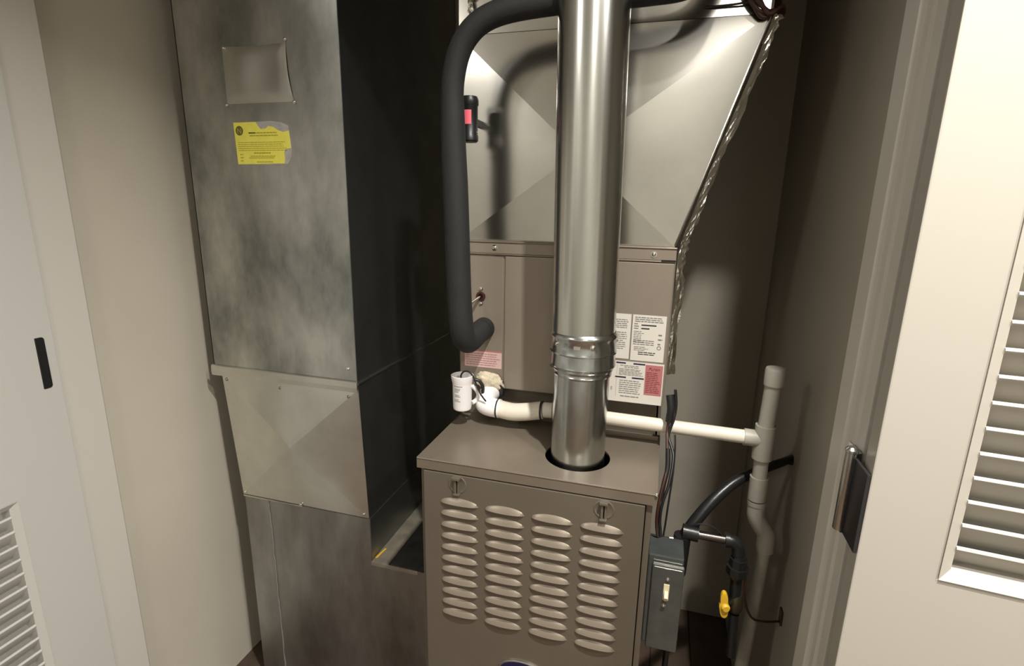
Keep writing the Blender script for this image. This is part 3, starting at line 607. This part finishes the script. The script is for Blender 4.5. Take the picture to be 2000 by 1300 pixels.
# float switch cup
cs = thing('float_switch', 'small white printed float switch cup hanging above the furnace lid', 'sensor', (0.030, 0.160, 0.035))
latho('cup', [(0, 0), (0.0150, 0), (0.0190, 0.003), (0.0200, 0.008), (0.0208, 0.060), (0.0212, 0.062), (0.0235, 0.072), (0.0240, 0.078), (0.0225, 0.0785), (0.0205, 0.066), (0.0190, 0.058), (0.0180, 0.006), (0, 0.005)], (0.0295, 0.160, 0.0385), WHITE, cs, n=40)
tubo('bracket', [(0.0505, 0.163, 0.094), (0.060, 0.168, 0.082), (0.062, 0.172, 0.070), (0.056, 0.174, 0.058), (0.050, 0.165, 0.054)], 0.0048, WHITE, cs, 12)
bm = bmesh.new()
for (x0_, x1_, z0_, z1_) in [(-0.009, 0.011, 0.0955, 0.0972)] + [(-0.009 + random.uniform(0, .002), random.uniform(0.002, 0.009), z, z + 0.0012) for z in (0.0905, 0.0875, 0.084, 0.0765, 0.0735, 0.0665, 0.063)]:
    m_ = 6
    for k in range(m_):
        def pc(x, z):
            R = 0.0211; a = x / R - 0.12; return (0.0295 + R * math.sin(a), 0.160 - R * math.cos(a), z)
        xa = x0_ + (x1_ - x0_) * k / m_; xb = x0_ + (x1_ - x0_) * (k + 0.85) / m_
        v = [bm.verts.new(pc(*q)) for q in ((xa, z0_), (xb, z0_), (xb, z1_), (xa, z1_))]; bm.faces.new(v)
finish('print', bm, INK, cs)
tubo('lead', [(0.027, 0.160, 0.106), (0.027, 0.160, 0.116), (0.034, 0.160, 0.1245), (0.046, 0.160, 0.124), (0.056, 0.160, 0.112), (0.068, 0.160, 0.083), (0.082, 0.163, 0.062)], 0.0018, BLACK, cs, 8)
tubo('lead', [(0.050, 0.176, 0.103), (0.061, 0.180, 0.100), (0.068, 0.182, 0.088), (0.068, 0.184, 0.075), (0.066, 0.186, 0.064)], 0.0036, BLACK, cs, 10)
# ================================================================== GAS LINE AND ELECTRICAL, right of the furnace
gl = thing('gas_line', 'black gas pipe curving from the right wall down to the furnace side', 'pipe', (0.60, 0.2, -0.30))
tubo('hose', [(0.722, 0.318, -0.044), (0.695, 0.288, -0.043), (0.663, 0.262, -0.047), (0.632, 0.24, -0.054), (0.592, 0.215, -0.072), (0.55, 0.185, -0.109), (0.514, 0.16, -0.159), (0.503, 0.152, -0.195)], 0.0078, BLACKIRON, gl, 20, r2=0.0132)
latho('wall_ferrule', [(0, 0), (0.010, 0), (0.010, 0.004), (0.008, 0.005), (0.010, 0.007), (0.010, 0.011), (0.008, 0.012), (0.0, 0.012)], (0.7205, 0.317, -0.046), BLACKIRON, gl, (-0.6, -1.0, 0.0), 20)
tubo('tee', [(0.503, 0.150, -0.165), (0.5005, 0.150, -0.250)], 0.0165, BLACKIRON, gl, 20, 0)
tubo('tee_branch', [(0.502, 0.150, -0.156), (0.532, 0.150, -0.158)], 0.0150, BLACKIRON, gl, 20, 0)
tubo('nipple', [(0.525, 0.150, -0.158), (0.590, 0.150, -0.1585)], 0.0085, mat('worn iron nipple', (0.12, 0.10, 0.09), 0.25, 0.9), gl, 16, 0)
latho('collar', [(0, 0), (0.0145, 0), (0.0145, 0.008), (0, 0.008)], (0.582, 0.150, -0.1585), BLACKIRON, gl, (1, 0, 0), 20)
tubo('elbow', [(0.585, 0.150, -0.159), (0.597, 0.150, -0.160), (0.606, 0.150, -0.168), (0.609, 0.150, -0.186)], 0.0125, BLACKIRON, gl, 18)
latho('union', [(0, 0), (0.013, 0), (0.014, 0.008), (0.0195, 0.0085), (0.0205, 0.012), (0.0205, 0.026), (0.0165, 0.0265), (0.0165, 0.044), (0.014, 0.0445), (0.013, 0.052), (0, 0.052)], (0.611, 0.150, -0.238), BLACKIRON, gl, n=8)
tubo('drop_pipe', [(0.611, 0.150, -0.232), (0.613, 0.150, -0.285)], 0.0105, BLACKIRON, gl, 16, 0)
latho('valve_body', [(0, 0), (0.010, 0), (0.014, 0.008), (0.014, 0.03), (0.010, 0.04), (0, 0.04)], (0.616, 0.150, -0.315), mat('tarnished brass', (0.10, 0.085, 0.05), 0.4, 0.8), gl, n=14)
tubo('drop_pipe', [(0.616, 0.150, -0.320), (0.620, 0.150, -0.42)], 0.0095, BLACKIRON, gl, 16, 0)
# yellow lever: lobed wing handle
bm = bmesh.new(); pts = []
for k in range(40):
    a = 2 * math.pi * k / 40; rr = 0.0135 + 0.0055 * math.cos(2 * a) + 0.002 * math.cos(4 * a) + 0.001 * math.cos(3 * a)
    pts.append((0.591 + rr * 0.92 * math.sin(a) - 0.10 * rr * math.cos(a), -0.286 + rr * 1.35 * math.cos(a)))
prism(bm, pts, 0.120, 0.131)
hd = finish('valve_handle', bm, HANDLE, gl, True, 0.003, label='yellow coated wing handle')
latho('handle_hub', [(0, 0), (0.0085, 0), (0.0085, 0.003), (0.006, 0.006), (0, 0.006)], (0.5935, 0.121, -0.288), HANDLE, hd, (0.2, -1, 0), 16)
tubo('handle_stem', [(0.592, 0.13, -0.288), (0.612, 0.150, -0.296)], 0.005, BLACKIRON, gl, 10, 0)
tubo('bonding_wire', [(0.516, 0.150, -0.143), (0.530, 0.148, -0.134), (0.548, 0.148, -0.132), (0.566, 0.148, -0.140), (0.575, 0.148, -0.150)], 0.0018, BLACK, gl, 8)
cb = thing('thin_cable', 'thin brown cable looping from the gas union to the right wall', 'cable', (0.63, 0.17, -0.3))
tubo('cable', [(0.627, 0.150, -0.225), (0.631, 0.152, -0.27), (0.640, 0.158, -0.31), (0.656, 0.168, -0.338), (0.678, 0.185, -0.353), (0.700, 0.200, -0.361), (0.722, 0.215, -0.366)], 0.0024, BROWNWIRE, cb, 8)
finish('cable_clip', box((0.716, 0.205, -0.372), (0.7205, 0.225, -0.340)), BROWNWIRE, cb, bevel=0.001)
sb = thing('switch_box', 'grey metal electrical switch box with ivory toggle on furnace side', 'switch', (0.475, 0.06, -0.30))
bx = finish('box', box((0.4395, 0.034, -0.330), (0.5015, 0.095, -0.140)), BOXM, sb, bevel=0.0025)
cv = finish('cover', box((0.4475, 0.028, -0.335), (0.5035, 0.0345, -0.1545)), BOXM, sb, bevel=0.0028, seg=3)
tubo('cover_lip', [(0.4495, 0.0305, -0.153), (0.5015, 0.0305, -0.1535)], 0.0022, BRIGHT, cv, 8, 0)
tubo('cover_lip', [(0.4515, 0.0285, -0.160), (0.4995, 0.0285, -0.1605)], 0.0013, BRIGHT, cv, 8, 0)
tg = finish('toggle', boxes(((0.4705, 0.0265, -0.225), (0.4805, 0.0282, -0.192)),), IVORY, sb, bevel=0.0006)
bm = box((-0.0034, -0.014, -0.0055), (0.0034, 0.0, 0.0055)); bm.transform(Matrix.Translation((0.4755, 0.0275, -0.2085)) @ Matrix.Rotation(math.radians(28), 4, 'X')); finish('lever', bm, IVORY, tg, bevel=0.0012)
screw(sb, (0.4765, 0.028, -0.181), r=0.0024); screw(sb, (0.4735, 0.028, -0.237), r=0.0024)
tubo('conduit_nipple', [(0.436, 0.10, -0.148), (0.478, 0.10, -0.150)], 0.0068, BRIGHT, sb, 16, 0)
latho('conduit_nut', [(0, 0), (0.0100, 0), (0.0100, 0.007), (0, 0.007)], (0.476, 0.10, -0.150), BRIGHT, sb, (1, 0, 0), 6)
tubo('conduit_elbow', [(0.480, 0.10, -0.150), (0.492, 0.10, -0.155), (0.498, 0.10, -0.175), (0.498, 0.098, -0.20)], 0.0095, BLACKIRON, sb, 14)
tubo('conduit', [(0.494, 0.115, -0.20), (0.492, 0.115, -0.5), (0.490, 0.12, FLOOR + 0.0)], 0.006, BLACKIRON, sb, 12, 0)
# low voltage wires
wr = thing('control_wires', 'black and brown thermostat wires hanging down the furnace corner', 'wire', (0.46, 0.1, -0.18))
tubo('sleeve', [(0.455, 0.172, 0.118), (0.458, 0.168, 0.105), (0.460, 0.165, 0.090), (0.459, 0.165, 0.075), (0.458, 0.165, 0.066)], 0.0082, BLACK, wr, 14, label='black rubber grommet sleeve')
tubo('wire', [(0.457, 0.165, 0.070), (0.456, 0.158, 0.045), (0.458, 0.13, 0.020), (0.459, 0.10, -0.008), (0.452, 0.08, -0.045), (0.449, 0.075, -0.090), (0.453, 0.085, -0.130), (0.460, 0.095, -0.150)], 0.0030, BROWNWIRE, wr, 10)
tubo('wire', [(0.464, 0.170, 0.130), (0.468, 0.168, 0.10), (0.466, 0.163, 0.072), (0.459, 0.155, 0.040), (0.470, 0.13, 0.012), (0.466, 0.10, -0.03), (0.457, 0.085, -0.065), (0.455, 0.085, -0.10), (0.461, 0.095, -0.148)], 0.0028, BLACK, wr, 10)
tubo('wire', [(0.471, 0.165, 0.040), (0.473, 0.15, 0.015), (0.472, 0.12, -0.02), (0.468, 0.10, -0.075), (0.466, 0.10, -0.120), (0.464, 0.10, -0.150)], 0.0018, BLACK, wr, 8)
tubo('wire', [(0.459, 0.120, 0.030), (0.461, 0.105, 0.000), (0.456, 0.09, -0.03), (0.453, 0.085, -0.06)], 0.0042, BLACK, wr, 10)
# loose cables over the plenum corner
tw = thing('cable_bundle', 'dark brown cable bundle draped over the top right corner of the plenum', 'cable', (0.56, 0.21, 0.80))
for k, (a, b, c) in enumerate(((0.520, 0.548, 0.562), (0.512, 0.542, 0.568), (0.528, 0.556, 0.574), (0.516, 0.548, 0.578))):
    tubo('cable', [(a - 0.010, 0.205 - 0.004 * k, 0.90), (a, 0.205 - 0.003 * k, 0.845), (a + 0.008, 0.208, 0.815), (b, 0.212 + 0.002 * k, 0.795 - 0.004 * k), (c, 0.230, 0.792 + 0.003 * k), (c + 0.008, 0.27, 0.80), (c + 0.006, 0.33, 0.85)], 0.0036, BROWNWIRE, tw, 8)
tubo('cable', [(c - 0.002, 0.24, 0.80), (0.566, 0.238, 0.775), (0.556, 0.2365, 0.745)], 0.0035, BROWNWIRE, tw, 8)
tubo('cable', [(0.455, 0.222, 0.806), (0.50, 0.221, 0.8065), (0.53, 0.216, 0.808)], 0.0018, BLACK, tw, 8)
